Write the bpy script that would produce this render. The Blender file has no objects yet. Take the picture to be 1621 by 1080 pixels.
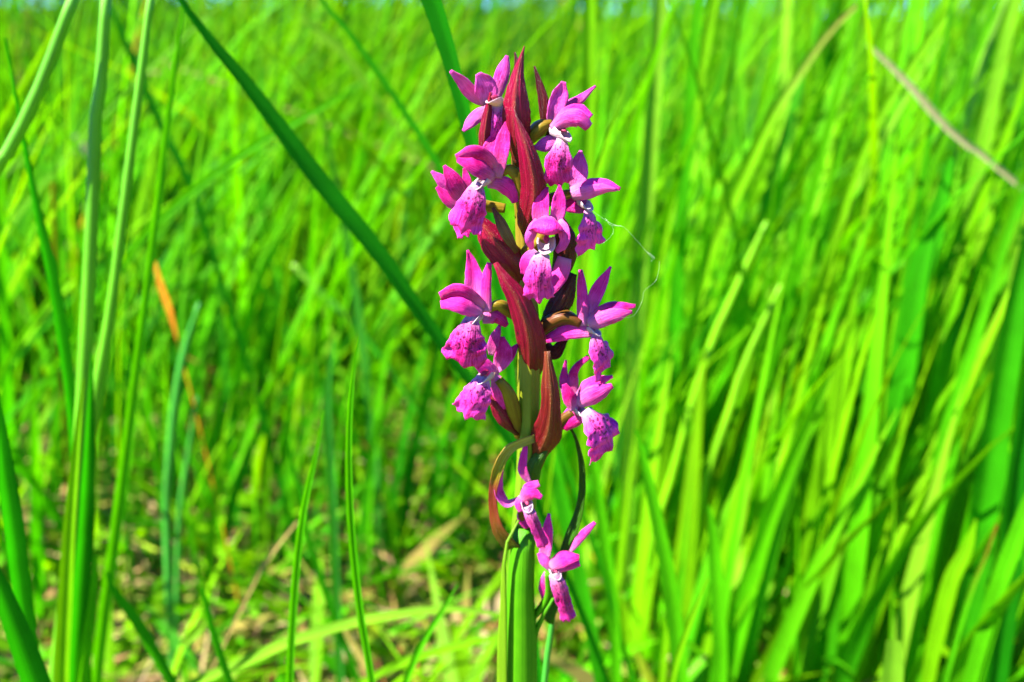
import bpy, math, random
import numpy as np
from mathutils import Vector, noise, Quaternion

C = bpy.context.scene
COL = C.collection
R = math.radians

# ------------------------------------------------------------------ camera
PITCH, CAMD, CAMH, LENS = R(18.1), 0.15, 0.27, 35.0
FPX = LENS / 36.0 * 1621.0
cam = bpy.data.cameras.new('camera')
cam.lens, cam.sensor_width, cam.sensor_fit = LENS, 36.0, 'HORIZONTAL'
cam.clip_start, cam.clip_end = 0.005, 2000.0
cam.dof.use_dof, cam.dof.focus_distance, cam.dof.aperture_fstop = True, 0.1485, 16.5
cob = bpy.data.objects.new('camera', cam)
cob.location, cob.rotation_euler = (0, -CAMD, CAMH), (R(90) - PITCH, 0, 0)
COL.objects.link(cob)
C.camera = cob

# ------------------------------------------------------------------ sky, sun, exposure
SUN = Vector((-0.58, -0.27, 0.77)).normalized()
world = bpy.data.worlds.new('World')
C.world = world
world.use_nodes = True
wn = world.node_tree
wn.nodes.clear()
sky = wn.nodes.new('ShaderNodeTexSky')
sky.sky_type, sky.sun_disc = 'NISHITA', False
sky.sun_elevation, sky.sun_rotation = math.asin(SUN.z), math.atan2(SUN.x, SUN.y)
sky.air_density, sky.dust_density, sky.ozone_density = 0.7, 0.0, 6.0
bg = wn.nodes.new('ShaderNodeBackground')
bg.inputs[1].default_value = 0.10
wo = wn.nodes.new('ShaderNodeOutputWorld')
blue = wn.nodes.new('ShaderNodeMixRGB')
blue.blend_type, blue.inputs[0].default_value, blue.inputs[2].default_value = 'MULTIPLY', 1.0, (0.20, 0.46, 0.85, 1.0)
wn.links.new(sky.outputs[0], blue.inputs[1])
wn.links.new(blue.outputs[0], bg.inputs[0])
wn.links.new(bg.outputs[0], wo.inputs[0])
sl = bpy.data.lights.new('sun', 'SUN')
sl.energy, sl.angle, sl.color = 5.0, R(0.55), (1.0, 0.955, 0.88)
so = bpy.data.objects.new('sun', sl)
so.rotation_euler = SUN.to_track_quat('Z', 'Y').to_euler()
so.location = (-2, -1, 3)
COL.objects.link(so)
C.view_settings.view_transform, C.view_settings.look = 'Standard', 'None'
C.view_settings.exposure, C.view_settings.gamma = 2.5, 1.0
C.view_settings.use_curve_mapping = False
C.render.engine = 'CYCLES'
C.cycles.max_bounces, C.cycles.diffuse_bounces, C.cycles.transmission_bounces = 8, 5, 5
C.cycles.use_denoising = True

# ------------------------------------------------------------------ placing helpers
CAM = Vector((0, -CAMD, CAMH))
FW = Vector((0, math.cos(PITCH), -math.sin(PITCH)))
UP = Vector((0, math.sin(PITCH), math.cos(PITCH)))


def P(px, py, y=0.0):
    """The point of the upright plane at distance y behind the orchid that photo pixel (px, py) looks at."""
    d = FW + Vector((1, 0, 0)) * ((px - 810.5) / FPX) + UP * ((540 - py) / FPX)
    return CAM + d * ((y + CAMD) / d.y)


def mpp(p):
    return (p - CAM).dot(FW) / FPX


def spline(pts, n):
    """n points along a Catmull-Rom curve."""
    pts = [Vector(p) for p in pts]
    if len(pts) == 2:
        return [pts[0].lerp(pts[1], i / (n - 1)) for i in range(n)]
    e = [pts[0] * 2 - pts[1]] + pts + [pts[-1] * 2 - pts[-2]]
    seg = [(pts[i + 1] - pts[i]).length for i in range(len(pts) - 1)]
    tot = sum(seg)
    out = []
    for i in range(n):
        s = tot * i / (n - 1)
        k = 0
        while k < len(seg) - 1 and s > seg[k]:
            s -= seg[k]
            k += 1
        t = min(1.0, s / max(seg[k], 1e-9))
        a, b, c, d = e[k], e[k + 1], e[k + 2], e[k + 3]
        out.append(0.5 * ((2 * b) + (c - a) * t + (2 * a - 5 * b + 4 * c - d) * t * t + (3 * b - a - 3 * c + d) * t ** 3))
    return out


def prof(ws, t):
    x = t * (len(ws) - 1)
    k = min(int(x), len(ws) - 2)
    f = x - k
    g = lambda i: ws[max(0, min(len(ws) - 1, i))]
    a, b, c, d = g(k - 1), g(k), g(k + 1), g(k + 2)
    return max(0.02 * max(ws), 0.5 * (2 * b + (c - a) * f + (2 * a - 5 * b + 4 * c - d) * f * f + (3 * b - a - 3 * c + d) * f ** 3))


def mesh_obj(name, verts, faces, mat, parent=None, uv=None, col=None, smooth=True):
    me = bpy.data.meshes.new(name)
    o = bpy.data.objects.new(name, me)
    COL.objects.link(o)
    off = Vector((0, 0, 0))
    if parent is not None:
        o.parent = parent
        q = parent
        while q is not None:
            off += q.location
            q = q.parent
    elif len(verts):
        off = min((Vector(v) for v in verts), key=lambda v: v.z).copy()
        o.location = off
    me.from_pydata([tuple(Vector(v) - off) for v in verts], [], faces)
    if uv is not None:
        l = me.uv_layers.new(name='UVMap')
        idx = np.empty(len(me.loops), np.int32)
        me.loops.foreach_get('vertex_index', idx)
        l.data.foreach_set('uv', np.asarray(uv, np.float32)[idx].ravel())
    if col is not None:
        a = me.attributes.new('pigment', 'FLOAT_COLOR', 'POINT')
        a.data.foreach_set('color', np.asarray(col, np.float32).ravel())
    if smooth:
        me.polygons.foreach_set('use_smooth', [True] * len(me.polygons))
    me.materials.append(mat)
    me.update()
    return o


def tag(o, label, cat, group=None, kind=None):
    if label:
        o['label'] = label
    if cat:
        o['category'] = cat
    if group:
        o['group'] = group
    if kind:
        o['kind'] = kind
    return o


SEED = [0]


def ribbon_geo(path, widths, roll=0.0, cup=0.0, fold=0.0, nu=8, nv=18, thick=0.0, ruffle=0.0, rf=900.0, lobes=None, bow=0.0, twist=0.0, shift=0.0, veins=0.0):
    """A leaf or petal: a strip along PATH (world points), WIDTHS in metres, facing the camera unless rolled. cup > 0 turns its edges to the viewer."""
    SEED[0] += 1
    sd = Vector((SEED[0] * 13.7, SEED[0] * 3.1, 0))
    pts = spline(path, nv + 1)
    V, UV = [], []
    off = []
    for i, p in enumerate(pts):
        t = i / nv
        T = (pts[min(i + 1, nv)] - pts[max(i - 1, 0)]).normalized()
        view = (p - CAM).normalized()
        S = T.cross(view)
        if S.length < 0.05:
            S = Vector((1, 0, 0))
        S.normalize()
        N = S.cross(T).normalized()
        if N.dot(view) > 0:
            N = -N
            S = -S
        a = R((roll if not isinstance(roll, (list, tuple)) else prof([x + 400 for x in roll], t) - 400) + twist * t)
        q = Quaternion(T, a)
        S, N = q @ S, q @ N
        w = prof(widths, t)
        c = cup if not isinstance(cup, (list, tuple)) else prof([x + 9 for x in cup], t) - 9
        for j in range(nu + 1):
            u = -1 + 2 * j / nu
            if abs(c) > 0.05:
                dn = math.sin(min(abs(c), 1.5)) * (1 if c > 0 else -1)
                x, h = math.sin(u * c) / dn, (1 - math.cos(u * c)) / dn
            else:
                x, h = u, 0.5 * c * u * u
            h += fold * (abs(u) - 0.5) + veins * math.cos(u * 14.0 + 0.6 * math.sin(t * 5))
            pos = p + S * (x + shift) * w * 0.5 + N * h * w * 0.5
            if lobes:
                pos = pos + T * (lobes(u) * w * t ** 3)
            if ruffle:
                k = abs(u) ** 1.3 * 0.75 + 0.25 * t
                pos = pos + N * (ruffle * w * k * noise.noise(pos * rf + sd)) + S * (ruffle * 0.5 * w * k * noise.noise(pos * rf * 1.3 - sd))
            V.append(pos)
            off.append(N * (thick * 0.5 * (1 - 0.75 * abs(u) ** 4)) )
            UV.append((j / nu, t))
    n1 = nu + 1
    F = [(i * n1 + j, i * n1 + j + 1, (i + 1) * n1 + j + 1, (i + 1) * n1 + j) for i in range(nv) for j in range(nu)]
    if thick:
        m = len(V)
        V2 = [v + o for v, o in zip(V, off)] + [v - o for v, o in zip(V, off)]
        F2 = F + [(d + m, c + m, b + m, a + m) for a, b, c, d in F]
        rim = [j for j in range(n1)] + [i * n1 + nu for i in range(1, nv + 1)] + [nv * n1 + j for j in range(nu - 1, -1, -1)] + [i * n1 for i in range(nv - 1, 0, -1)]
        for a, b in zip(rim, rim[1:] + rim[:1]):
            F2.append((b, a, a + m, b + m))
        return V2, F2, UV + UV
    return V, F, UV


def tube_geo(path, radii, ns=10, nv=24, ribs=0, rib=0.0, cap=True, squash=1.0):
    pts = spline(path, nv + 1)
    V, UV = [], []
    ref = None
    for i, p in enumerate(pts):
        t = i / nv
        T = (pts[min(i + 1, nv)] - pts[max(i - 1, 0)]).normalized()
        if ref is None:
            ref = T.orthogonal().normalized()
        A = (ref - T * ref.dot(T)).normalized()
        ref = A
        B = T.cross(A)
        r = prof(radii, t)
        for j in range(ns):
            a = 2 * math.pi * j / ns
            rr = r * (1 + rib * math.cos(ribs * a + t * 4))
            V.append(p + A * math.cos(a) * rr + B * math.sin(a) * rr * squash)
            UV.append((j / ns, t))
    F = [(i * ns + j, i * ns + (j + 1) % ns, (i + 1) * ns + (j + 1) % ns, (i + 1) * ns + j) for i in range(nv) for j in range(ns)]
    if cap:
        F.append(tuple(reversed(range(ns))))
        F.append(tuple(nv * ns + j for j in range(ns)))
    return V, F, UV


# ------------------------------------------------------------------ materials
class Mat:
    def __init__(self, name):
        self.m = bpy.data.materials.new(name)
        self.m.use_nodes = True
        self.t = self.m.node_tree
        self.t.nodes.clear()

    def n(self, typ, ins=None, **kw):
        x = self.t.nodes.new('ShaderNode' + typ)
        for k, v in kw.items():
            setattr(x, k, v)
        for k, v in (ins or {}).items():
            s = x.inputs[k]
            if isinstance(v, bpy.types.NodeSocket):
                self.t.links.new(v, s)
            else:
                s.default_value = v
        return x

    def math(self, op, a, b=0.0, clamp=False):
        return self.n('Math', {0: a, 1: b}, operation=op, use_clamp=clamp).outputs[0]

    def mix(self, f, a, b, blend='MIX'):
        x = self.n('MixRGB', {0: f, 1: a, 2: b}, blend_type=blend)
        return x.outputs[0]

    def ramp(self, f, *stops):
        x = self.n('ValToRGB', {0: f})
        e = x.color_ramp.elements
        while len(e) < len(stops):
            e.new(0.5)
        for k, (p, c) in zip(e, stops):
            k.position = p
            k.color = c if len(c) == 4 else (*c, 1)
        return x.outputs[0]

    def noise(self, vec, scale, detail=3.0, rough=0.55, **k):
        return self.n('TexNoise', {'Vector': vec, 'Scale': scale, 'Detail': detail, 'Roughness': rough, **k}).outputs[0]

    def done(self, sh):
        o = self.n('OutputMaterial')
        self.t.links.new(sh, o.inputs[0])
        return self.m

    def leafy(self, base, trans, w, rough=0.45, spec=0.3, bump=None):
        b = self.n('BsdfPrincipled', {'Base Color': base, 'Roughness': rough, 'Specular IOR Level': spec})
        if bump is not None:
            self.t.links.new(bump, b.inputs['Normal'])
        t = self.n('BsdfTranslucent', {'Color': trans})
        return self.done(self.n('MixShader', {0: w, 1: b.outputs[0], 2: t.outputs[0]}).outputs[0])


def c4(*c):
    return (*c, 1.0)


def petal_material(name, deep, light, lip=False):
    M = Mat(name)
    tc = M.n('TexCoord')
    uv, ob = tc.outputs['UV'], tc.outputs['Object']
    sx = M.n('SeparateXYZ', {0: uv})
    u, v = sx.outputs[0], sx.outputs[1]
    st = M.n('Mapping', {'Vector': uv, 'Scale': (13.0, 1.5, 1.0)}).outputs[0]
    rnd = M.n('ObjectInfo').outputs['Random']
    veins = M.noise(M.n('VectorMath', {0: st, 1: M.n('CombineXYZ', {2: M.math('MULTIPLY', rnd, 20)}).outputs[0]}, operation='ADD').outputs[0], 2.2, 3, 0.6)
    blot = M.noise(ob, 420, 3, 0.6)
    f = M.math('ADD', M.math('MULTIPLY', veins, 0.75), M.math('MULTIPLY', blot, 0.55))
    f = M.math('ADD', f, M.math('MULTIPLY', M.math('SUBTRACT', rnd, 0.5), 0.22))
    col = M.ramp(f, (0.47, deep), (0.62, tuple((a + b) / 2 for a, b in zip(deep, light))), (0.78, light))  # the light stop paints sunlit highlight streaks into the petal colour
    # paler claw of the petal
    basef = M.ramp(v, (0.0, (0.8, 0.8, 0.8)), (0.22, (0.28, 0.28, 0.28)), (0.5, (0, 0, 0)))
    pale = c4(0.58, 0.26, 0.42)
    col = M.mix(basef, col, pale)
    if lip:
        e = M.math('ABSOLUTE', M.math('SUBTRACT', u, 0.5))
        white = M.ramp(v, (0.0, (1, 1, 1)), (0.05, (0.8, 0.8, 0.8)), (0.13, (0.2, 0.2, 0.2)), (0.28, (0, 0, 0)))
        col = M.mix(white, col, c4(0.52, 0.36, 0.44))
        mp = M.n('Mapping', {'Vector': uv, 'Scale': (7.5, 11.0, 1.0), 'Location': (0, 0, 0)}).outputs[0]
        wob = M.n('VectorMath', {0: mp, 1: M.n('TexNoise', {'Vector': mp, 'Scale': 1.6}).outputs[1]}, operation='ADD').outputs[0]
        wob = M.n('VectorMath', {0: wob, 1: M.n('CombineXYZ', {0: M.math('MULTIPLY', rnd, 30), 1: M.math('MULTIPLY', rnd, 17)}).outputs[0]}, operation='ADD').outputs[0]
        vo = M.n('TexVoronoi', {'Vector': wob, 'Scale': 1.0, 'Randomness': 0.9}).outputs['Distance']
        spot = M.ramp(vo, (0.24, (1, 1, 1)), (0.36, (0, 0, 0)))
        zone = M.math('MULTIPLY', M.ramp(e, (0.30, (1, 1, 1)), (0.44, (0, 0, 0))), M.ramp(v, (0.10, (0, 0, 0)), (0.17, (1, 1, 1)), (0.62, (1, 1, 1)), (0.86, (0.1, 0.1, 0.1))))
        # the loop mark: a broken line parallel to the sides
        d = M.math('ABSOLUTE', M.math('SUBTRACT', M.math('ADD', e, M.math('MULTIPLY', M.math('SUBTRACT', M.noise(uv, 9, 2), 0.5), 0.16)), M.math('MULTIPLY', M.math('SUBTRACT', 0.9, v), 0.36)))
        line = M.math('MULTIPLY', M.ramp(d, (0.012, (1, 1, 1)), (0.035, (0, 0, 0))), M.ramp(M.noise(uv, 14, 1), (0.42, (0, 0, 0)), (0.5, (1, 1, 1))))
        sp = M.math('MAXIMUM', M.math('MULTIPLY', spot, zone), M.math('MULTIPLY', M.math('MULTIPLY', line, zone), 0.8))
        SPOTS = M.math('MULTIPLY', sp, 0.95)
    rim = M.ramp(M.math('ABSOLUTE', M.math('SUBTRACT', u, 0.5)), (0.40, (0, 0, 0)), (0.5, (0.45, 0.45, 0.45)))
    col = M.mix(rim, col, c4(0.82, 0.09, 0.54))  # lighter margin: edge highlights painted into the colour
    fine = M.noise(ob, 3300, 2, 0.7)
    col = M.mix(M.math('MULTIPLY', M.ramp(fine, (0.55, (0, 0, 0)), (0.75, (1, 1, 1))), 0.30), col, c4(0.85, 0.10, 0.66))  # sparkle highlights painted in as fine pale specks
    if lip:
        col = M.mix(SPOTS, col, c4(0.12, 0.001, 0.045))
    hgt = M.math('ADD', M.math('MULTIPLY', veins, 0.6), M.math('MULTIPLY', fine, 0.4))
    bump = M.n('Bump', {'Height': hgt, 'Strength': 0.9, 'Distance': 0.0004}).outputs[0]
    tr = M.mix(0.7, col, c4(0.85, 0.02, 0.50), 'MULTIPLY')
    return M.leafy(col, tr, 0.36, 0.36, 0.16, bump)


PETAL = petal_material('orchid_petal', (0.48, 0.0002, 0.12), (0.90, 0.035, 0.40))
PALE = petal_material('orchid_pale_petal', (0.48, 0.002, 0.18), (0.88, 0.11, 0.56))
LIP = petal_material('orchid_lip', (0.46, 0.0003, 0.13), (0.86, 0.05, 0.45), lip=True)


def bract_material(name, stops, gold=0.75, rough=0.34, vein=(0.05, 0.0008, 0.004), edgec=(0.20, 0.003, 0.022)):
    M = Mat(name)
    tc = M.n('TexCoord')
    uv, ob = tc.outputs['UV'], tc.outputs['Object']
    sx = M.n('SeparateXYZ', {0: uv})
    u, v = sx.outputs[0], sx.outputs[1]
    e = M.math('ABSOLUTE', M.math('SUBTRACT', u, 0.5))
    n1 = M.noise(M.n('Mapping', {'Vector': uv, 'Scale': (18, 0.8, 1)}).outputs[0], 2.4, 3, 0.55)
    vv = M.math('ADD', v, M.math('MULTIPLY', M.math('SUBTRACT', n1, 0.5), 0.5))
    col = M.ramp(vv, *stops)
    col = M.mix(M.math('MULTIPLY', M.ramp(n1, (0.38, (1, 1, 1)), (0.6, (0, 0, 0))), 0.55), col, c4(*vein))
    speck = M.n('TexVoronoi', {'Vector': ob, 'Scale': 3400.0}).outputs['Distance']
    dots = M.ramp(speck, (0.22, (1, 1, 1)), (0.42, (0, 0, 0)))
    ridge = M.math('MULTIPLY', M.ramp(e, (0.02, (1, 1, 1)), (0.15, (0, 0, 0))), M.ramp(v, (0.15, (0, 0, 0)), (0.5, (1, 1, 1))))
    col = M.mix(M.math('MULTIPLY', M.math('MULTIPLY', ridge, M.math('ADD', M.math('MULTIPLY', dots, 0.6), 0.16, True)), gold), col, c4(0.32, 0.16, 0.04))  # golden ridge tone, its glints painted in as dots
    edge = M.ramp(e, (0.45, (0, 0, 0)), (0.5, (1, 1, 1)))
    col = M.mix(M.math('MULTIPLY', edge, 0.5), col, c4(*edgec))
    hgt = M.math('ADD', M.math('MULTIPLY', dots, 0.22), M.math('MULTIPLY', n1, 1.1))
    bump = M.n('Bump', {'Height': hgt, 'Strength': 0.9, 'Distance': 0.0003}).outputs[0]
    tr = M.mix(1.0, col, c4(1.2, 0.1, 0.4), 'MULTIPLY')
    return M.leafy(col, tr, 0.16, rough - 0.08, 0.26, bump)


WINE = bract_material('bract_wine', [(0.0, (0.11, 0.016, 0.004)), (0.22, (0.18, 0.001, 0.010)), (0.5, (0.26, 0.0003, 0.028)), (1.0, (0.29, 0.0012, 0.032))])
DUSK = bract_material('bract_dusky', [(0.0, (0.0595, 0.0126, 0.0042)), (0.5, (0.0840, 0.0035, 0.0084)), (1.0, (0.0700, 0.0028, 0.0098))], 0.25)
AMBER = bract_material('bract_amber', [(0.0, (0.12, 0.003, 0.006)), (0.16, (0.21, 0.06, 0.003)), (0.36, (0.14, 0.002, 0.007)), (0.7, (0.17, 0.006, 0.009)), (1.0, (0.19, 0.04, 0.01))], 1.0)
HOOP = bract_material('bract_green_red', [(0.0, (0.03, 0.10, 0.003)), (0.3, (0.20, 0.02, 0.010)), (0.52, (0.20, 0.006, 0.016)), (0.64, (0.30, 0.30, 0.006)), (1.0, (0.42, 0.42, 0.07))], 0.0, vein=(0.14, 0.06, 0.006), edgec=(0.26, 0.02, 0.02))
GOLD = bract_material('bract_straw_edge', [(0.0, (0.1300, 0.0780, 0.0130)), (0.5, (0.1950, 0.1300, 0.0520)), (1.0, (0.1820, 0.0520, 0.0390))], 0.8)
GREENB = bract_material('bract_green', [(0.0, (0.03, 0.15, 0.003)), (0.6, (0.03, 0.11, 0.003)), (1.0, (0.03, 0.06, 0.004))], 0.0, vein=(0.02, 0.07, 0.003), edgec=(0.06, 0.03, 0.006))


def plain_leaf(name, a, b, w=0.25, rough=0.4, sx_=14.0, spec=0.35):
    M = Mat(name)
    tc = M.n('TexCoord')
    n1 = M.noise(M.n('Mapping', {'Vector': tc.outputs['UV'], 'Scale': (sx_, 1.0, 1)}).outputs[0], 2.0, 4, 0.6)
    n2 = M.noise(tc.outputs['Object'], 260, 3)
    col = M.ramp(M.math('ADD', M.math('MULTIPLY', n1, 0.6), M.math('MULTIPLY', n2, 0.4)), (0.35, a), (0.65, b))
    bump = M.n('Bump', {'Height': n1, 'Strength': 0.5, 'Distance': 0.0003}).outputs[0]
    return M.leafy(col, M.mix(1.0, col, c4(1.5, 1.3, 0.6), 'MULTIPLY'), w, rough, spec, bump)


OVARY = plain_leaf('ovary_olive', (0.11, 0.045, 0.005), (0.20, 0.15, 0.008), 0.12, 0.38, 8, 0.15)
OVARY_RED = plain_leaf('ovary_reddish', (0.085, 0.012, 0.006), (0.11, 0.06, 0.006), 0.12, 0.38, 8, 0.15)
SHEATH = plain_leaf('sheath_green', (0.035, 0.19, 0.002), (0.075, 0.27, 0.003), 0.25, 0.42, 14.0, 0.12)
SHEATH_LIT = plain_leaf('sheath_green_lit', (0.1120, 0.2520, 0.0028), (0.1680, 0.3150, 0.0056), 0.35, 0.42)  # lit copy of the sheath green, sunlight put into its colour
THROAT = plain_leaf('throat_white', (0.42, 0.25, 0.32), (0.50, 0.41, 0.42), 0.25, 0.5)
ANTHER = plain_leaf('anther_red', (0.3150, 0.0070, 0.0420), (0.3850, 0.0280, 0.0980), 0.1, 0.5)

M = Mat('stem_skin')
tc = M.n('TexCoord')
v = M.n('SeparateXYZ', {0: tc.outputs['UV']}).outputs[1]
n1 = M.noise(M.n('Mapping', {'Vector': tc.outputs['UV'], 'Scale': (16, 6, 1)}).outputs[0], 2.0, 4, 0.6)
vv = M.math('ADD', v, M.math('MULTIPLY', M.math('SUBTRACT', n1, 0.5), 0.12))
col = M.ramp(vv, (0.0, (0.03, 0.15, 0.003)), (0.62, (0.03, 0.14, 0.003)), (0.76, (0.10, 0.19, 0.004)), (0.84, (0.15, 0.16, 0.006)), (0.93, (0.18, 0.13, 0.008)), (1.0, (0.14, 0.02, 0.008)))
STEM = M.leafy(col, M.mix(1.0, col, c4(1.3, 1.2, 0.5), 'MULTIPLY'), 0.08, 0.4, 0.35, M.n('Bump', {'Height': n1, 'Strength': 0.5, 'Distance': 0.0003}).outputs[0])

# grass: each blade's colour, painted shade included, is stored on its vertices
def grass_material(name, w, rough, spec):
    M = Mat(name)
    at = M.n('Attribute', attribute_name='pigment')
    tc = M.n('TexCoord')
    st = M.noise(M.n('Mapping', {'Vector': tc.outputs['UV'], 'Scale': (18, 0.8, 1)}).outputs[0], 2.0, 3, 0.6)
    mot = M.noise(tc.outputs['Object'], 70, 3, 0.6)
    k = M.math('ADD', M.math('ADD', M.math('MULTIPLY', st, 1.5), M.math('MULTIPLY', mot, 0.7)), -0.10)
    col = M.mix(1.0, at.outputs[0], M.n('CombineXYZ', {0: k, 1: k, 2: k}).outputs[0], 'MULTIPLY')
    bump = M.n('Bump', {'Height': st, 'Strength': 0.4, 'Distance': 0.0004}).outputs[0]
    return M.leafy(col, M.mix(1.0, col, c4(1.6, 1.35, 0.3), 'MULTIPLY'), w, rough, spec, bump)


GRASS = grass_material('grass_leaf', 0.52, 0.55, 0.06)
STALK = grass_material('grass_stalk', 0.04, 0.42, 0.25)

M = Mat('straw_litter')
at = M.n('Attribute', attribute_name='pigment')
LITTER = M.leafy(at.outputs[0], at.outputs[0], 0.15, 0.6, 0.25)

M = Mat('meadow_soil')
tc = M.n('TexCoord')
a = M.noise(tc.outputs['Object'], 40, 6, 0.7)
b = M.noise(tc.outputs['Object'], 3, 4, 0.6)
near = M.ramp(a, (0.3, (0.06, 0.085, 0.004)), (0.5, (0.12, 0.17, 0.006)), (0.7, (0.22, 0.18, 0.022)))
grn = M.ramp(b, (0.35, (0.020, 0.10, 0.004)), (0.65, (0.05, 0.19, 0.006)))
dist = M.n('VectorMath', {0: tc.outputs['Object']}, operation='LENGTH').outputs['Value']
far = M.n('MapRange', {0: dist, 1: 1.0, 2: 5.0}).outputs[0]
soil = M.n('BsdfPrincipled', {'Base Color': M.mix(far, near, grn), 'Roughness': 0.9, 'Normal': M.n('Bump', {'Height': a, 'Strength': 0.8, 'Distance': 0.01}).outputs[0]})
SOIL = M.done(soil.outputs[0])

M = Mat('tree_foliage')
at = M.n('Attribute', attribute_name='pigment')
TREES = M.leafy(at.outputs[0], at.outputs[0], 0.25, 0.6, 0.2)

M = Mat('spider_silk')
SILK = M.done(M.n('MixShader', {0: 0.68, 1: M.n('BsdfPrincipled', {'Base Color': c4(0.5, 0.5, 0.46), 'Roughness': 0.35}).outputs[0], 2: M.n('BsdfTransparent').outputs[0]}).outputs[0])

# ------------------------------------------------------------------ the meadow floor
rng = np.random.default_rng(11)


def ground_z(x, y):
    return 0.006 * np.sin(x * 9 + 1) * np.cos(y * 7) + 0.004 * np.sin(x * 23 + y * 17)


def build_ground():
    # one sheet, fine near the orchid and coarse towards the horizon
    ax = np.concatenate([-np.geomspace(900, 1.5, 26), np.linspace(-1.4, 1.4, 70), np.geomspace(1.5, 900, 26)])
    n = len(ax)
    X, Y = np.meshgrid(ax, ax + 0.4, indexing='ij')
    fade = np.clip(1.6 - np.hypot(X, Y), 0, 1)
    Z = ground_z(X, Y) * fade
    V = np.stack([X, Y, Z], -1).reshape(-1, 3)
    F = [(i * n + j, (i + 1) * n + j, (i + 1) * n + j + 1, i * n + j + 1) for i in range(n - 1) for j in range(n - 1)]
    me = bpy.data.meshes.new('ground')
    me.from_pydata(V.tolist(), [], F)
    me.polygons.foreach_set('use_smooth', [True] * len(F))
    me.materials.append(SOIL)
    o = bpy.data.objects.new('ground', me)
    COL.objects.link(o)
    tag(o, None, None, kind='structure')


build_ground()

PIG = {
    'bright': (0.060, 0.32, 0.0015), 'yellow': (0.125, 0.34, 0.0015), 'mid': (0.028, 0.25, 0.002), 'dark': (0.010, 0.165, 0.002),  # the dark green has the shade of blades turned away painted in
    'culm': (0.085, 0.31, 0.006), 'blue': (0.038, 0.24, 0.020), 'pale': (0.15, 0.34, 0.014), 'tan': (0.26, 0.19, 0.05), 'pale_straw': (0.30, 0.27, 0.12), 'orange': (0.46, 0.15, 0.003), 'brown': (0.15, 0.075, 0.006),
}


def mass(name, x, y, z0, h, w, lean, laz, bend, faz, col, mat, label, cat=None, nseg=7, fold=0.35, tipc=None, flat=False):
    """Many blades in one mesh: every blade a folded strip with its own height, lean, bend and pigment."""
    N = len(x)
    t = np.linspace(0, 1, nseg + 1)[None, :]
    L = np.stack([np.cos(laz), np.sin(laz)], -1)
    hor = (lean[:, None] * t + bend[:, None] * t ** 2.4) * h[:, None]
    up = h[:, None] * (t - 0.35 * np.clip(bend, 0, 2)[:, None] * t ** 3)
    cx = x[:, None] + L[:, 0:1] * hor
    cy = y[:, None] + L[:, 1:2] * hor
    cz = z0[:, None] + up
    wp = w[:, None] * 0.5 * np.clip(1.0 - t ** 2.6, 0.03, 1) * (0.6 + 0.4 * np.clip(t * 4, 0, 1))
    fa = faz[:, None] + 0.8 * t * np.sign(bend - 0.1)[:, None]
    sx_, sy_ = np.cos(fa), np.sin(fa)
    V = np.empty((N, nseg + 1, 3, 3), np.float32)
    for k, s in enumerate((-1, 0, 1)):
        V[:, :, k, 0] = cx + s * wp * sx_ - (fold * wp * sy_ if s == 0 else 0)
        V[:, :, k, 1] = cy + s * wp * sy_ + (fold * wp * sx_ if s == 0 else 0)
        V[:, :, k, 2] = cz
    nv = (nseg + 1) * 3
    q = []
    for i in range(nseg):
        for k in range(2):
            a = i * 3 + k
            q.append((a, a + 1, a + 4, a + 3))
    q = np.array(q, np.int32)
    F = (q[None] + (np.arange(N, dtype=np.int32) * nv)[:, None, None]).reshape(-1, 4)
    colv = np.ones((N, nseg + 1, 3, 4), np.float32)
    tt = (t ** 2.2)[..., None] * 0.55
    tc_ = np.array(tipc if tipc is not None else (0.12, 0.31, 0.002))
    # a blade's tip yellows, but keeps to its own depth of green
    cc = col[:, None, :] * (1 - tt) + tc_ * tt * np.clip(col[:, 1] / 0.30, 0.2, 1.15)[:, None, None]
    basey = (np.clip(0.25 - t, 0, 1) * 1.2)[..., None]
    cc = cc * (1 - basey) + np.array((0.10, 0.20, 0.008)) * basey * np.clip(col[:, 1] / 0.30, 0.3, 1.1)[:, None, None]
    if flat:
        cc = np.repeat(col[:, None, :], nseg + 1, 1)
    colv[..., :3] = cc[:, :, None, :]
    me = bpy.data.meshes.new(name)
    me.vertices.add(N * nv)
    me.vertices.foreach_set('co', V.reshape(-1))
    me.loops.add(len(F) * 4)
    me.loops.foreach_set('vertex_index', F.reshape(-1))
    me.polygons.add(len(F))
    me.polygons.foreach_set('loop_start', np.arange(0, len(F) * 4, 4, dtype=np.int32))
    me.polygons.foreach_set('loop_total', np.full(len(F), 4, np.int32))
    a = me.attributes.new('pigment', 'FLOAT_COLOR', 'POINT')
    a.data.foreach_set('color', colv.reshape(-1))
    me.update(calc_edges=True)
    me.validate()
    me.materials.append(mat)
    o = bpy.data.objects.new(name, me)
    COL.objects.link(o)
    tag(o, label, cat, kind='stuff')
    return o


def pigments(N, mixw, jit=0.25):
    keys = list(mixw)
    p = np.array([mixw[k] for k in keys], float)
    c = np.array([PIG[k] for k in keys])[rng.choice(len(keys), N, p=p / p.sum())]
    return c * (1 + jit * (rng.random((N, 1)) - 0.5) * 2) * (1 + 0.12 * (rng.random((N, 3)) - 0.5))


def wedge(N, r0, r1, half, powr=1.0, x0=0.0):
    """Points in a fan in front of the camera's foot."""
    r = (r0 ** powr + (r1 ** powr - r0 ** powr) * rng.random(N)) ** (1 / powr)
    a = (rng.random(N) * 2 - 1) * R(half)
    return r * np.sin(a) + x0, r * np.cos(a) - CAMD


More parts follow.
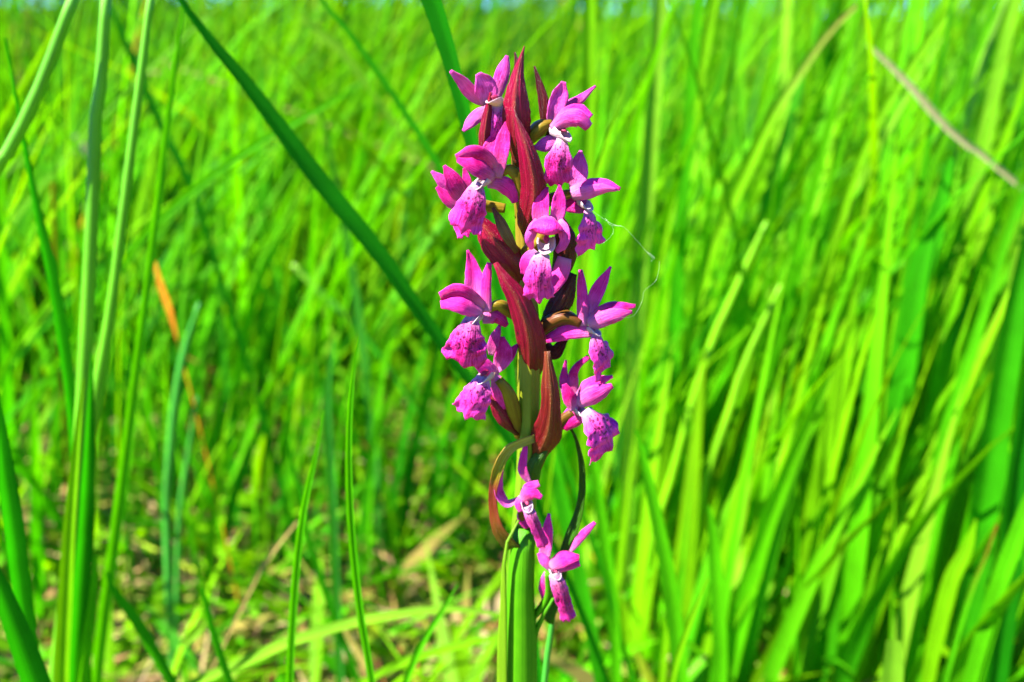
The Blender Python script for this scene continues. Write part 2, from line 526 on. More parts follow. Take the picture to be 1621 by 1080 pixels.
def near_grass():
    x, y = wedge(16500, 0.40, 1.7, 44, 1.25)
    r = np.hypot(x, y + CAMD)
    ang = x / (y + CAMD)
    # thinner on the left close by, where the litter shows
    keep = np.ones(len(x), bool)
    thin = (ang < 0.03) & (r < 0.70)
    keep &= ~(thin & (rng.random(len(x)) < 0.80))
    mid = (ang >= 0.03) & (ang < 0.2) & (r < 0.42)
    keep &= ~(mid & (rng.random(len(x)) < 0.45))
    x, y, r, ang = x[keep], y[keep], r[keep], ang[keep]
    N = len(x)
    h = rng.normal(0.245, 0.075, N).clip(0.06, 0.50)
    h = h * (1 + 0.22 * np.sin(x * 11 + 2 * np.sin(y * 7)) * np.cos(y * 9))
    h = np.where((ang < 0.03) & (r < 0.62), h * 0.9, h)
    w = rng.lognormal(math.log(0.0052), 0.38, N).clip(0.0016, 0.012)
    w = np.where(ang > 0.08, w * 0.95, w * 0.68)
    drop = (ang > 0.08) & (rng.random(N) < 0.35)
    x, y, r, ang, h, w = x[~drop], y[~drop], r[~drop], ang[~drop], h[~drop], w[~drop]
    N = len(x)
    lean = np.abs(rng.normal(0.0, 0.28, N))
    laz = np.where(rng.random(N) < 0.62, rng.normal(0.0, 0.6, N), rng.random(N) * 6.28)
    right = ang > 0.08
    laz = np.where(right, rng.normal(0.0, 0.9, N), laz)
    lean = np.where(right, lean * 0.8 + 0.06, lean)
    bend = np.abs(rng.normal(0.0, 0.28, N))
    close = np.clip((r - 0.22) / 0.3, 0.3, 1)
    lean, bend = np.minimum(lean, 0.7) * close, np.minimum(bend, 0.5) * close
    faz = rng.normal(-0.45, 0.8, N)
    col = pigments(N, {'bright': 6, 'mid': 4, 'yellow': 3, 'dark': 1.2, 'blue': 1.0, 'pale': 0.6, 'tan': 0.25, 'brown': 0.1})
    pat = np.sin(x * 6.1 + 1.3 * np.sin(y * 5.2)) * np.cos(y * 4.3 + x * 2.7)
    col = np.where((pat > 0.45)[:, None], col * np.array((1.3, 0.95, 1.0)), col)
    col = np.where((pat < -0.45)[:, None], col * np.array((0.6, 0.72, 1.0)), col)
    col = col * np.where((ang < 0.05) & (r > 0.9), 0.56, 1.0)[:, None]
    dry = (r < 0.7) & (col[:, 0] > col[:, 1] * 0.9)
    col[dry] = np.array(PIG['bright'])
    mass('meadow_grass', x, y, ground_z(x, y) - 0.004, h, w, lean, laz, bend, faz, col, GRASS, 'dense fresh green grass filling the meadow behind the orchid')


def clump():
    # upright broad leaves crowding the right hand side
    N = 300
    ang = R(1) * (2.5 + 30 * rng.random(N) ** 0.8)
    r = 0.31 + 0.17 * rng.random(N) ** 0.8 + np.where(ang < R(8), 0.06, 0)
    x, y = r * np.sin(ang), r * np.cos(ang) - CAMD
    h = (0.10 + 0.13 * rng.random(N)) * (0.72 + 0.9 * np.clip(ang, 0, R(30)))
    w = rng.lognormal(math.log(0.0048), 0.35, N).clip(0.002, 0.010)
    mass('sedge_clump', x, y, ground_z(x, y) - 0.004, h, w, 0.03 + np.abs(rng.normal(0, 0.10, N)), rng.normal(0.0, 0.8, N), np.abs(rng.normal(0, 0.12, N)), rng.normal(-0.55, 0.5, N),
         pigments(N, {'bright': 5, 'yellow': 4, 'mid': 3, 'pale': 0.8}), GRASS, 'dense clump of upright bright sedge leaves right of the orchid', tipc=(0.17, 0.33, 0.002))


def rushes():
    x, y = wedge(2600, 0.7, 3.6, 36, 1.2)
    ang = x / (y + CAMD)
    keep = (ang < 0.05) | (rng.random(len(x)) < 0.8)
    x, y = x[keep], y[keep]
    N = len(x)
    h = rng.normal(0.36, 0.06, N).clip(0.22, 0.52)
    w = rng.lognormal(math.log(0.0050), 0.3, N)
    mass('tall_rushes', x, y, np.zeros(N), h, w, np.abs(rng.normal(0, 0.10, N)), rng.normal(0, 1.2, N), np.abs(rng.normal(0, 0.12, N)), rng.normal(0, 0.9, N),
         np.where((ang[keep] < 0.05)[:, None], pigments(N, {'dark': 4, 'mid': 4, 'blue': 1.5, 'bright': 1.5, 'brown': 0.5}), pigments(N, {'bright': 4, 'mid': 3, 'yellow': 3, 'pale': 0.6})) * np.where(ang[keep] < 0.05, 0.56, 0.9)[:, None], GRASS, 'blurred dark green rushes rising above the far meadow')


def far_grass():
    x, y = wedge(15000, 1.5, 9.0, 42, 1.15)
    N = len(x)
    h = rng.normal(0.27, 0.085, N).clip(0.08, 0.6)
    w = rng.lognormal(math.log(0.0095), 0.35, N).clip(0.003, 0.016)
    col = pigments(N, {'bright': 4, 'mid': 6, 'yellow': 2, 'dark': 4, 'blue': 1.4, 'pale': 0.3, 'tan': 0.5, 'brown': 0.6})
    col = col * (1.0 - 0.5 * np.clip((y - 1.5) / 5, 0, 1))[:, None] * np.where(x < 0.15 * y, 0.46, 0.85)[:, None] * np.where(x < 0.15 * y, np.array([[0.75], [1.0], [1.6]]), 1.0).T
    h = np.where(y > 2.5, np.minimum(h, 0.29), h)
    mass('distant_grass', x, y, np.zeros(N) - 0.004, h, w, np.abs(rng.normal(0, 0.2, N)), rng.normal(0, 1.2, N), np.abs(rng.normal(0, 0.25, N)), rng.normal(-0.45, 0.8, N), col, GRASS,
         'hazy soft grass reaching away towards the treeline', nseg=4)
    x, y = wedge(9000, 9.0, 70.0, 42, 1.0)
    N = len(x)
    h = rng.normal(0.27, 0.07, N).clip(0.1, 0.5)
    w = rng.lognormal(math.log(0.035), 0.4, N)
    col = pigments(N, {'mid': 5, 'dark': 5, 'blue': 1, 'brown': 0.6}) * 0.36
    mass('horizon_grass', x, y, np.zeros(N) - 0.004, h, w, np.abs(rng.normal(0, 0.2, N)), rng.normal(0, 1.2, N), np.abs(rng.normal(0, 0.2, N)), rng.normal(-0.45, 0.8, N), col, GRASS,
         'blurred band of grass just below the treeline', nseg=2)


def litter():
    x, y = wedge(10000, 0.24, 1.5, 44, 1.2)
    N = len(x)
    h = rng.lognormal(math.log(0.022), 0.6, N).clip(0.006, 0.09)
    w = rng.lognormal(math.log(0.0034), 0.5, N).clip(0.0008, 0.009)
    col = np.array([(0.42, 0.34, 0.20), (0.36, 0.27, 0.10), (0.50, 0.42, 0.30), (0.24, 0.12, 0.03), (0.34, 0.22, 0.17), (0.26, 0.42, 0.01), (0.14, 0.07, 0.02)])[rng.choice(7, N, p=[.18, .2, .08, .12, .08, .28, .06])]
    col = col * np.array((1.0, 0.86, 0.6)) * (0.40 + 0.42 * rng.random((N, 1)))
    lean = 1.0 + 3.0 * rng.random(N)
    mass('dry_litter', x, y, ground_z(x, y) + 0.002 + 0.02 * rng.random(N) ** 2, h * 0.4, w, lean, rng.random(N) * 6.28, rng.normal(0, 0.4, N), rng.random(N) * 6.28, col, LITTER,
         'dry straw and dead leaf scraps lying under the grass', nseg=3, flat=True)
    # low broad green leaflets of the ground cover
    x, y = wedge(7500, 0.26, 1.4, 44, 1.3)
    lit = (x / (y + CAMD) < 0.03) & (y < 0.5) & (rng.random(len(x)) < 0.2)
    x, y = x[~lit], y[~lit]
    N = len(x)
    h = rng.lognormal(math.log(0.030), 0.5, N).clip(0.008, 0.09)
    w = rng.lognormal(math.log(0.0055), 0.4, N).clip(0.002, 0.012)
    col = pigments(N, {'yellow': 5, 'bright': 4, 'mid': 2, 'pale': 1, 'tan': 1.2})
    mass('ground_cover', x, y, ground_z(x, y) + 0.035 * rng.random(N) ** 2, h * 0.7, w, 0.4 + 1.4 * rng.random(N), rng.random(N) * 6.28, rng.random(N) * 0.8, rng.random(N) * 6.28, col, GRASS,
         'low yellow green leaflets and moss between the grass blades', nseg=4)
    # pale seed scraps caught among the blades
    x, y = wedge(200, 0.65, 2.4, 34, 1.2)
    N = len(x)
    h = rng.lognormal(math.log(0.009), 0.4, N)
    mass('seed_scraps', x, y, 0.03 + 0.17 * rng.random(N), h, h * 0.45, rng.normal(0, 0.8, N), rng.random(N) * 6.28, rng.random(N), rng.normal(0, .5, N),
         np.array([(0.30, 0.26, 0.14)]) * (0.6 + 0.5 * rng.random((N, 1))), LITTER, 'pale dry seed husks caught among the grass', nseg=3, flat=True)


def treeline():
    N = 16000
    xb = (rng.random(N) * 2 - 1) * 130
    top = 2.7 + 0.5 * np.sin(xb * 0.37) + 0.4 * np.sin(xb * 0.9 + 2) + np.where(xb > 4, 3.5, 0.0)
    for c_, w_ in ((-55, 8), (-33, 3), (-14, 5), (-1, 5)):
        top = top - (top - 0.75) * np.exp(-((xb - c_) / w_) ** 4)
    zz = top * rng.random(N) ** 0.7
    yy = 120 + rng.normal(0, 3, N)
    s = rng.lognormal(math.log(0.5), 0.3, N)
    col = np.array([(0.010, 0.034, 0.010), (0.018, 0.048, 0.012), (0.007, 0.022, 0.010)])[rng.choice(3, N)] * (0.8 + 0.4 * rng.random((N, 1)))
    mass('treeline', xb, yy, zz * 0.9, s, s * 0.9, rng.normal(0, 0.7, N), rng.random(N) * 6.28, rng.random(N) * 0.5, rng.normal(0, 0.9, N), col, TREES,
         'far dark green trees along the horizon under blue sky', nseg=2, flat=True)


near_grass()
clump()
rushes()
far_grass()
litter()
treeline()

# ------------------------------------------------------------------ grass blades that can be told apart
GRP = {'b': 'grass blades standing behind the orchid', 's': 'grass stems standing behind the orchid', 'd': 'dead grass leaves in the meadow'}


def to_ground(pts):
    """Carry the lower end on down until it stands on the soil."""
    a, b = pts[-2], pts[-1]
    d = b - a
    if d.z > -0.35 * d.length:
        d = Vector((d.x, d.y, -0.35 * max(d.length, 1e-4) - 1e-4))
    d = d / -d.z
    z = b.z
    if z > 0.01:
        end = b + Vector((d.x * z * 0.75, d.y * z * 0.75, -z - 0.003))
        m = b.lerp(end, 0.5) + Vector((d.x, d.y, 0)) * z * 0.06
        return pts + [m, end]
    return pts


def blade(kind, pig, Y, pts, ws, label, ground=True, roll=0.0, fold=0.4, twist=0.0, Y1=None, tip=None, name=None):
    n = len(pts)
    Y1 = Y if Y1 is None else Y1
    W = [P(x, y, Y + (Y1 - Y) * i / (n - 1)) for i, (x, y) in enumerate(pts)]
    px = [prof(ws, i / (n - 1)) * mpp(p) for i, p in enumerate(W)]
    if ground:
        W2 = to_ground(W)
        px = px + [px[-1] * 0.95, px[-1] * 0.8][:len(W2) - n]
        W = W2
    # widths by arc length
    seg = [0.0]
    for a, b in zip(W, W[1:]):
        seg.append(seg[-1] + (b - a).length)
    wl = list(np.interp(np.linspace(0, seg[-1], 16), seg, px))
    c = np.array(PIG[pig])
    if kind == 's':
        V, F, UV = tube_geo(W, [w * 0.5 for w in wl], ns=9, nv=40)
    else:
        V, F, UV = ribbon_geo(W, wl, roll=roll, fold=fold, cup=0.25, nu=6, nv=36, twist=twist, ruffle=0.10, rf=60)
    tv = np.array(UV)[:, 1:2]
    tipc = np.array(PIG[tip] if tip else PIG[pig])
    k = np.clip(1 - tv * 5, 0, 1) if tip else tv * 0
    cc = c * (1 - k) + tipc * k
    cc = cc * (0.93 + 0.14 * np.array([[noise.noise(Vector((t[0] * 9, Y * 90, pts[0][0])))] for t in tv]))
    col = np.concatenate([cc, np.ones((len(cc), 1))], 1)
    nm = name or {'b': 'grass_leaf', 's': 'grass_stalk', 'd': 'dead_leaf'}[kind]
    o = mesh_obj(nm, V, F, {'d': LITTER, 's': STALK, 'b': GRASS}[kind], uv=UV, col=col)
    tag(o, label, {'b': 'grass blade', 's': 'grass stem', 'd': 'dead leaf'}[kind], GRP[kind])
    return o


B = [
    # upper and middle left
    ('s', 'culm', .065, [(126, -30), (62, 140), (8, 250), (-45, 340)], [19, 20, 21, 20], 'thick round stem slanting across the upper left corner', {}),
    ('s', 'culm', .070, [(170, -30), (157, 160), (152, 175), (146, 330), (136, 540), (126, 740), (112, 960)], [17, 20, 21, 20, 22, 26, 30], 'tall straight light edged stem rising from the tuft at lower left', {}),
    ('s', 'culm', .080, [(242, -30), (218, 160), (196, 330), (174, 500), (150, 640), (134, 730)], [11, 14, 15, 17, 22, 22], 'green stem right beside the tallest straight stem, leaning a little right', {}),
    ('b', 'bright', .105, [(290, 10), (266, 190), (240, 400), (214, 600), (196, 740), (178, 880), (160, 1010)], [5, 10, 12, 14, 17, 18, 18], 'slim bright blade, last on the right of the left hand tuft', {}),
    ('b', 'dark', .085, [(8, 60), (40, 240), (66, 370), (84, 450), (104, 580), (116, 700), (122, 820)], [5, 10, 19, 24, 24, 20, 16], 'dark green leaf bowing down along the left of the tall tuft', {'roll': -40}),
    ('b', 'yellow', .060, [(132, 600), (122, 700), (112, 820), (105, 940), (99, 1095)], [3, 12, 19, 24, 26], 'yellow green sheath at the left foot of the tall tuft', {'roll': 25}),
    ('b', 'dark', .066, [(146, 560), (142, 660), (136, 800), (126, 950), (118, 1095)], [3, 14, 26, 32, 32], 'broad dark sheath at the foot of the tall tuft', {'roll': -30}),
    ('b', 'bright', .062, [(152, 880), (146, 960), (138, 1020), (128, 1095)], [6, 14, 18, 20], 'short bright blade folded against the tuft foot', {}),
    ('s', 'blue', .200, [(315, 480), (291, 560), (276, 645), (269, 720), (264, 790), (267, 920), (277, 1090)], [5, 12, 13, 13, 13, 14, 14], 'bluish stem with dark joints standing in the litter', {}),
    ('s', 'blue', .215, [(312, 628), (298, 720), (286, 800), (282, 880)], [5, 8, 9, 9], 'thin bluish stem just right of the jointed one', {}),
    ('d', 'orange', .220, [(245, 415), (256, 455), (268, 490), (288, 566)], [6, 14, 14, 2.5], 'orange dead leaf standing among green grass', {'roll': 45, 'fold': .1}),
    ('d', 'orange', .300, [(83, 290), (86, 345), (88, 410)], [5, 8, 6], 'short rusty dead leaf beside the dark bowing leaf', {}),
    ('b', 'dark', .072, [(262, -40), (312, 40), (372, 112), (440, 202), (520, 308), (598, 402), (660, 492), (722, 575), (800, 690), (850, 800)], [9, 14, 24, 31, 35, 33, 27, 22, 18, 14], 'long dark green leaf arching diagonally down to the orchid', {'roll': -32, 'Y1': .085}),
    ('b', 'dark', .045, [(672, -40), (697, 30), (722, 118), (752, 240), (778, 350), (796, 470), (812, 620)], [40, 34, 30, 25, 22, 20, 16], 'dark upright leaf with bright edges, right behind the top flowers', {'roll': 34, 'Y1': .05}),
    ('b', 'mid', .150, [(492, -20), (560, 62), (622, 150), (682, 242), (730, 330), (770, 420)], [6, 9, 11, 11, 12, 12], 'narrow green blade slanting down between the two dark leaves', {}),
    ('b', 'bright', .200, [(562, 140), (484, 184), (424, 216), (332, 280), (250, 350), (190, 430)], [4, 10, 12, 12, 11, 10], 'flat lying light blade crossing behind the long diagonal leaf', {'ground': True}),
    ('b', 'bright', .022, [(568, 533), (559, 593), (553, 660), (552, 752), (557, 853), (570, 970), (590, 1090)], [2, 6, 9, 11, 12, 12, 11], 'sharp fine tipped upright blade standing clear in front of the litter', {'fold': .6}),
    ('b', 'bright', .032, [(513, 650), (500, 720), (481, 803), (467, 920), (458, 1090)], [2, 7, 11, 12, 12], 'sharp slightly curved blade left of the fine tipped one', {'fold': .6}),
    ('b', 'blue', .150, [(527, 540), (517, 627), (520, 710), (526, 800), (530, 900)], [5, 13, 15, 14, 14], 'soft bluish blade behind the two sharp narrow blades', {}),
    ('b', 'pale', .075, [(800, 975), (735, 966), (667, 968), (567, 985), (467, 1014), (400, 1042), (300, 1085)], [5, 10, 14, 17, 19, 19, 16], 'pale leaf lying in a low arch over the litter', {'ground': False, 'roll': 25}),
    ('b', 'yellow', .090, [(800, 1008), (760, 1014), (700, 1030), (633, 1052), (570, 1085)], [4, 10, 14, 14, 12], 'second low yellow leaf lying below the pale arch', {'ground': False, 'roll': 25}),
    ('b', 'bright', .050, [(724, 925), (700, 967), (673, 1010), (640, 1085)], [2, 8, 10, 11], 'short blade leaning over the low pale leaf', {}),
    ('b', 'mid', .060, [(320, 930), (333, 985), (353, 1050), (368, 1095)], [6, 10, 12, 12], 'short blunt green blade tilting out of the litter', {}),
    ('s', 'mid', .300, [(462, 418), (517, 474), (567, 520), (627, 600), (690, 700)], [9, 12, 9, 8, 7], 'bent stem with a pale dry sheath at its top', {'tip': 'pale'}),
    ('b', 'dark', .250, [(172, 5), (213, 100), (258, 205), (300, 290), (330, 380)], [7, 12, 12, 11, 10], 'dim dark blade crossing behind the upper left stems', {}),
    ('b', 'pale', .320, [(476, 25), (505, 50), (535, 76), (570, 120)], [10, 18, 16, 10], 'broad pale leaf tip near the treeline', {}),
    ('d', 'tan', .600, [(228, 110), (265, 113), (308, 114)], [8, 10, 8], 'straw lying level between two upper left stems', {}),
    ('d', 'brown', .330, [(290, 562), (367, 600), (433, 628), (508, 648), (560, 690)], [3, 5, 5, 5, 4], 'thin brown stalk trailing across the green on the left', {}),
    ('d', 'brown', .330, [(512, 646), (467, 653), (440, 685), (425, 730)], [3, 6, 6, 4], 'hooked yellow brown leaf under the trailing brown stalk', {}),
    ('d', 'tan', .120, [(470, 825), (427, 880), (390, 945)], [4, 8, 6], 'tan straw leaning in the litter near the sharp blades', {}),
    ('b', 'mid', .130, [(455, 690), (462, 730), (477, 793), (493, 870), (533, 987), (560, 1060)], [4, 7, 9, 10, 11, 10], 'deep green blade leaning across behind the sharp curved blade', {}),
    ('b', 'mid', .075, [(168, 905), (180, 935), (217, 987), (263, 1067), (285, 1110)], [5, 13, 18, 18, 16], 'green leaf slanting down from the foot of the tuft', {'roll': -20}),
    ('b', 'pale', .120, [(330, 978), (310, 1000), (288, 1022)], [5, 17, 10], 'small pale oval leaf lying on the litter', {'ground': False}),
    ('b', 'dark', .030, [(-12, 600), (6, 740), (22, 850), (36, 960)], [12, 30, 34, 30], 'dark blade cut off by the left edge of the frame', {'roll': -30}),
    ('b', 'dark', .020, [(-20, 880), (14, 970), (46, 1060), (70, 1130)], [16, 36, 44, 44], 'broad dark leaf in the lower left corner', {'roll': -25}),
    # right of the orchid
    ('b', 'yellow', 0.230, [(933, -30), (932, 120), (930, 240), (926, 380), (922, 560)], [20, 21, 21, 20, 18], 'straight yellow green blade rising behind the upper right flower', {}),
    ('b', 'pale', 0.240, [(1048, -30), (1036, 150), (1022, 320), (1008, 470), (998, 600), (994, 720)], [22, 24, 26, 26, 24, 22], 'wide pale green blade standing beyond the cobweb', {}),
    ('b', 'yellow', 0.100, [(992, 132), (972, 190), (955, 235), (938, 300), (925, 380)], [2, 6, 7, 7, 7], 'small pointed yellow blade beside the upper right flower', {}),
    ('b', 'yellow', 0.280, [(1136, -30), (1114, 85), (1094, 200), (1078, 270), (1058, 340), (1040, 430)], [15, 18, 20, 19, 17, 15], 'clear yellow green blade leaning right at the top of the meadow', {}),
    ('b', 'yellow', 0.250, [(1376, -10), (1313, 50), (1254, 134), (1213, 202), (1147, 345), (1118, 420), (1095, 520)], [6, 10, 15, 22, 21, 18, 16], 'long blade slanting far right with a dry narrow tip', {'tip': 'tan'}),
    ('b', 'yellow', 0.250, [(1530, -20), (1480, 50), (1413, 150), (1363, 250), (1327, 360), (1298, 450)], [8, 13, 15, 15, 16, 16], 'long light blade crossing under the grey dead leaf', {}),
    ('s', 'pale', 0.296, [(1598, -20), (1557, 95), (1540, 165), (1527, 205), (1509, 270), (1490, 360)], [10, 12, 14, 12, 9, 8], 'pale knobbly stem in the upper right corner', {}),
    ('d', 'pale_straw', 0.215, [(1374, 70), (1433, 127), (1497, 200), (1545, 240), (1602, 284)], [6, 12, 11, 10, 9], 'greyish dead leaf slanting down across the upper right blades', {}),
    ('b', 'mid', 0.198, [(1506, 250), (1482, 355), (1457, 443), (1440, 560), (1414, 693), (1392, 800), (1370, 930)], [10, 34, 38, 38, 36, 32, 28], 'broad ribbed green blade standing tall in the right clump', {'roll': 18}),
    ('b', 'bright', 0.170, [(1612, 330), (1564, 477), (1530, 587), (1498, 693), (1470, 830), (1450, 990)], [6, 15, 20, 24, 24, 22], 'light folded blade leaning over the broad ribbed one', {'roll': 20}),
    ('b', 'mid', 0.135, [(1640, 330), (1606, 500), (1580, 650), (1556, 800), (1535, 950)], [24, 38, 42, 42, 38], 'tall soft green blade close to the right edge', {'roll': -20}),
    ('b', 'dark', 0.114, [(1655, 480), (1626, 640), (1604, 790), (1590, 940), (1570, 1090)], [24, 40, 46, 46, 40], 'deep green shaded blade against the right edge', {'roll': -40}),
    ('b', 'mid', 0.149, [(1590, 660), (1578, 730), (1554, 838), (1541, 950), (1530, 1085)], [8, 34, 40, 40, 36], 'wide grey green blade in the lower right clump', {'roll': -15}),
    ('b', 'bright', 0.100, [(1640, 760), (1618, 830), (1582, 937), (1548, 1053), (1535, 1110)], [12, 26, 31, 30, 28], 'bright leaf leaning up to the lower right corner', {'roll': 20}),
    ('b', 'bright', 0.156, [(1528, 660), (1512, 725), (1481, 838), (1463, 953), (1456, 1090)], [4, 14, 31, 34, 28], 'bright leaf with a narrow neck in the lower right clump', {'roll': 25}),
    ('b', 'yellow', 0.121, [(1545, 822), (1532, 870), (1507, 922), (1482, 1018), (1468, 1095)], [3, 22, 28, 26, 22], 'short yellow blade with a slanting tip at lower right', {'roll': 25}),
    ('b', 'bright', 0.093, [(1578, 830), (1556, 890), (1537, 937), (1507, 1037), (1492, 1095)], [4, 7, 8, 9, 9], 'thin blade with a brown tip in the lower right clump', {'tip': 'brown'}),
    ('b', 'pale', 0.058, [(1414, 1013), (1414, 1040), (1412, 1095)], [22, 30, 31], 'blunt cut pale blade at the bottom edge', {'roll': -5, 'fold': .2}),
    ('b', 'yellow', 0.184, [(1352, 470), (1340, 560), (1325, 650), (1312, 730), (1294, 850), (1278, 970), (1266, 1085)], [6, 22, 32, 40, 42, 36, 30], 'wide yellow green sunlit blade in the middle of the right clump', {'roll': 25}),
    ('b', 'bright', 0.170, [(1262, 700), (1250, 770), (1236, 815), (1213, 890), (1194, 985), (1186, 1085)], [4, 18, 28, 30, 24, 22], 'bright blade left of the wide sunlit one', {'roll': 25}),
    ('b', 'bright', 0.080, [(1006, 680), (1018, 722), (1040, 820), (1060, 920), (1073, 1020), (1078, 1095)], [4, 13, 20, 25, 27, 26], 'clear bright blade leaning left beside the lowest flower', {'roll': 12}),
    ('s', 'yellow', 0.240, [(1214, 350), (1196, 388), (1150, 490), (1131, 532), (1092, 650), (1062, 760), (1046, 810)], [6, 9, 12, 13, 13, 13, 13], 'jointed yellow stem slanting up just right of the orchid', {}),
    ('s', 'yellow', 0.219, [(1236, 450), (1180, 573), (1154, 653), (1130, 722), (1113, 787), (1096, 905), (1090, 990)], [6, 11, 13, 14, 15, 15, 14], 'second jointed yellow stem, parallel to the first', {}),
    ('b', 'bright', 0.110, [(1122, 800), (1130, 860), (1137, 953), (1141, 1050), (1140, 1095)], [6, 20, 24, 24, 22], 'upright blunt blade at the foot of the jointed stems', {'roll': 15}),
    ('b', 'yellow', 0.060, [(1120, 915), (1094, 980), (1074, 1038), (1060, 1095)], [3, 8, 10, 10], 'small slim blade crossing the foot of the bright leaning blade', {}),
    ('b', 'bright', 0.150, [(938, 690), (944, 753), (957, 853), (970, 950), (975, 1040)], [10, 18, 20, 20, 18], 'soft bright blade just behind the lowest flowers', {'roll': 15}),
    ('s', 'blue', 0.012, [(880, 945), (876, 972), (869, 1022), (861, 1090)], [7, 9, 10, 10], 'thin bluish stem close against the orchid stalk', {}),
    ('b', 'mid', 0.110, [(862, 640), (880, 740), (905, 850), (930, 960)], [14, 26, 30, 26], 'plain green leaf close behind the lower orchid stalk', {'roll': 35}),
    ('b', 'bright', 0.282, [(1306, 320), (1290, 450), (1272, 570), (1258, 680), (1246, 790)], [14, 28, 32, 32, 28], 'wide soft blade behind the middle of the right clump', {'roll': 15}),
    ('b', 'yellow', 0.212, [(1428, 455), (1412, 510), (1400, 565), (1390, 660), (1380, 770), (1370, 880)], [2, 11, 18, 24, 24, 20], 'pointed yellow blade beside the broad ribbed one', {'roll': 20}),
    ('b', 'yellow', 0.198, [(1390, 460), (1366, 520), (1340, 580), (1297, 694), (1270, 800)], [2, 6, 8, 9, 9], 'thin yellow blade line slanting through the right clump', {}),
    ('b', 'yellow', 0.226, [(1552, 330), (1515, 430), (1483, 505), (1470, 580)], [6, 10, 12, 10], 'narrow yellow blade behind the folded light one', {}),
    ('b', 'bright', 0.205, [(1540, 462), (1522, 510), (1504, 562), (1487, 662), (1472, 770), (1462, 880)], [4, 24, 32, 36, 36, 30], 'broad light green blade with a dark tip behind the folded one', {'roll': 20, 'tip': 'dark'}),
]
for kind, pig, Y, pts, ws, label, kw in B:
    blade(kind, pig, Y, pts, ws, label, **kw)

# ------------------------------------------------------------------ the orchid
base = P(815, 1090)
orchid = bpy.data.objects.new('marsh_orchid', None)
orchid.location = (base.x - 0.002, 0.004, 0.0)
COL.objects.link(orchid)
tag(orchid, 'pink purple marsh orchid spike with wine red bracts, standing tall in the grass', 'orchid')


def D(pts):
    return [P(p[0], p[1], (p[2] if len(p) > 2 else 0.0) / 1000.0) for p in pts]


def petal(name, pts, ws, mat, parent, label=None, **kw):
    W = D(pts)
    s = sum(mpp(p) for p in W) / len(W)
    kw.setdefault('thick', 0.00018)
    kw.setdefault('ruffle', 0.10)
    V, F, UV = ribbon_geo(W, [w * s for w in ws], **kw)
    o = mesh_obj(name, V, F, mat, parent, uv=UV)
    if label:
        o['label'] = label
    return o


def tube(name, pts, rs, mat, parent, **kw):
    W = D(pts)
    s = sum(mpp(p) for p in W) / len(W)
    V, F, UV = tube_geo(W, [r * s for r in rs], **kw)
    return mesh_obj(name, V, F, mat, parent, uv=UV)


def throat(c, m, r, parent, red=True):
    """A white cup open at the mouth M, with the red anther under its roof."""
    a, b = D([c, m])
    ax = (b - a)
    L = ax.length
    ax.normalize()
    s = mpp(a) * r
    A = (-UP - ax * (-UP).dot(ax)).normalized()
    Bv = ax.cross(A)
    pr = [(0.0, 0.30), (0.15, 0.62), (0.5, 0.84), (0.85, 0.92), (1.02, 0.98), (1.0, 0.86), (0.8, 0.78), (0.5, 0.68), (0.2, 0.4), (0.12, 0.05)]
    ns = 14
    V, UV, F = [], [], []
    for i, (t, q) in enumerate(pr):
        for j in range(ns + 1):
            g = -1 + 2 * j / ns
            an = g * 1.95
            ext = t - 0.55 * t * abs(g) ** 2.5
            qq = q * (1 + 0.12 * noise.noise(Vector((g * 2.3, t * 2, c[0]))))
            V.append(a + ax * L * ext + A * math.cos(an) * s * qq + Bv * math.sin(an) * s * qq * 0.9)
            UV.append((j / ns, t))
    for i in range(len(pr) - 1):
        for j in range(ns):
            F.append((i * (ns + 1) + j, i * (ns + 1) + j + 1, (i + 1) * (ns + 1) + j + 1, (i + 1) * (ns + 1) + j))
    o = mesh_obj('throat', V, F, THROAT, parent, uv=UV)
    if red:
        p0 = a + ax * L * 0.35 + UP * s * 0.42
        V, F, UV = tube_geo([p0, p0 + ax * L * 0.2 - UP * s * 0.12, p0 + ax * L * 0.45 - UP * s * 0.32], [s * 0.2, s * 0.32, s * 0.14], ns=8, nv=6)
        mesh_obj('anther', V, F, ANTHER, parent, uv=UV)


def lip_lobes(mid=0.12, side=-0.07, sc=0.06):
    return lambda u: mid * math.exp(-(u / 0.24) ** 2) - side * u * u + sc * math.cos(u * 10.5) - 0.04 * abs(u) ** 8 - 0.02


def lip(pts, ws, parent, lob=None, **kw):
    c = kw.get('cup', -0.75)
    kw['cup'] = [c * .5, c * .3, c * .15, c * .1, .2]
    m = max(ws)
    ws = [w * (0.92 if i else 0.9) for i, w in enumerate(ws[:-2])] + [m * .90, m * .98]
    kw.setdefault('fold', -0.38)
    kw.setdefault('ruffle', 0.20)
    kw.setdefault('rf', 800)
    return petal('lip', pts, ws, LIP, parent, nu=16, nv=24, lobes=lob or lip_lobes(), **kw)


def flower(ov, rs, mat=None, label=None):
    o = tube('flower', ov, [q * 1.04 for q in rs], mat or OVARY, orchid, ns=12, ribs=3, rib=0.12, nv=18)
    if label:
        o['label'] = label
    return o


# stem, from the soil up to the tip of the spike
sp = [orchid.location.copy(), Vector((base.x - 0.002, 0.003, base.z * 0.5))] + D([(815, 1090), (822, 950), (829, 840), (835, 740), (837, 640), (838, 560), (837, 480), (829, 400), (827, 340), (819, 260), (816, 190)])
sr = [27, 27, 26, 24, 20, 17, 19, 19, 15, 13, 12, 11, 6]
lens = [0.0]
for a_, b_ in zip(sp, sp[1:]):
    lens.append(lens[-1] + (b_ - a_).length)
rad = [r * mpp(p if p.z > base.z else base) * 0.93 for r, p in zip(sr, sp)]
V, F, UV = tube_geo(sp, list(np.interp(np.linspace(0, lens[-1], 30), lens, rad)), ns=28, nv=90, ribs=7, rib=0.07)
mesh_obj('stem', V, F, STEM, orchid, uv=UV)

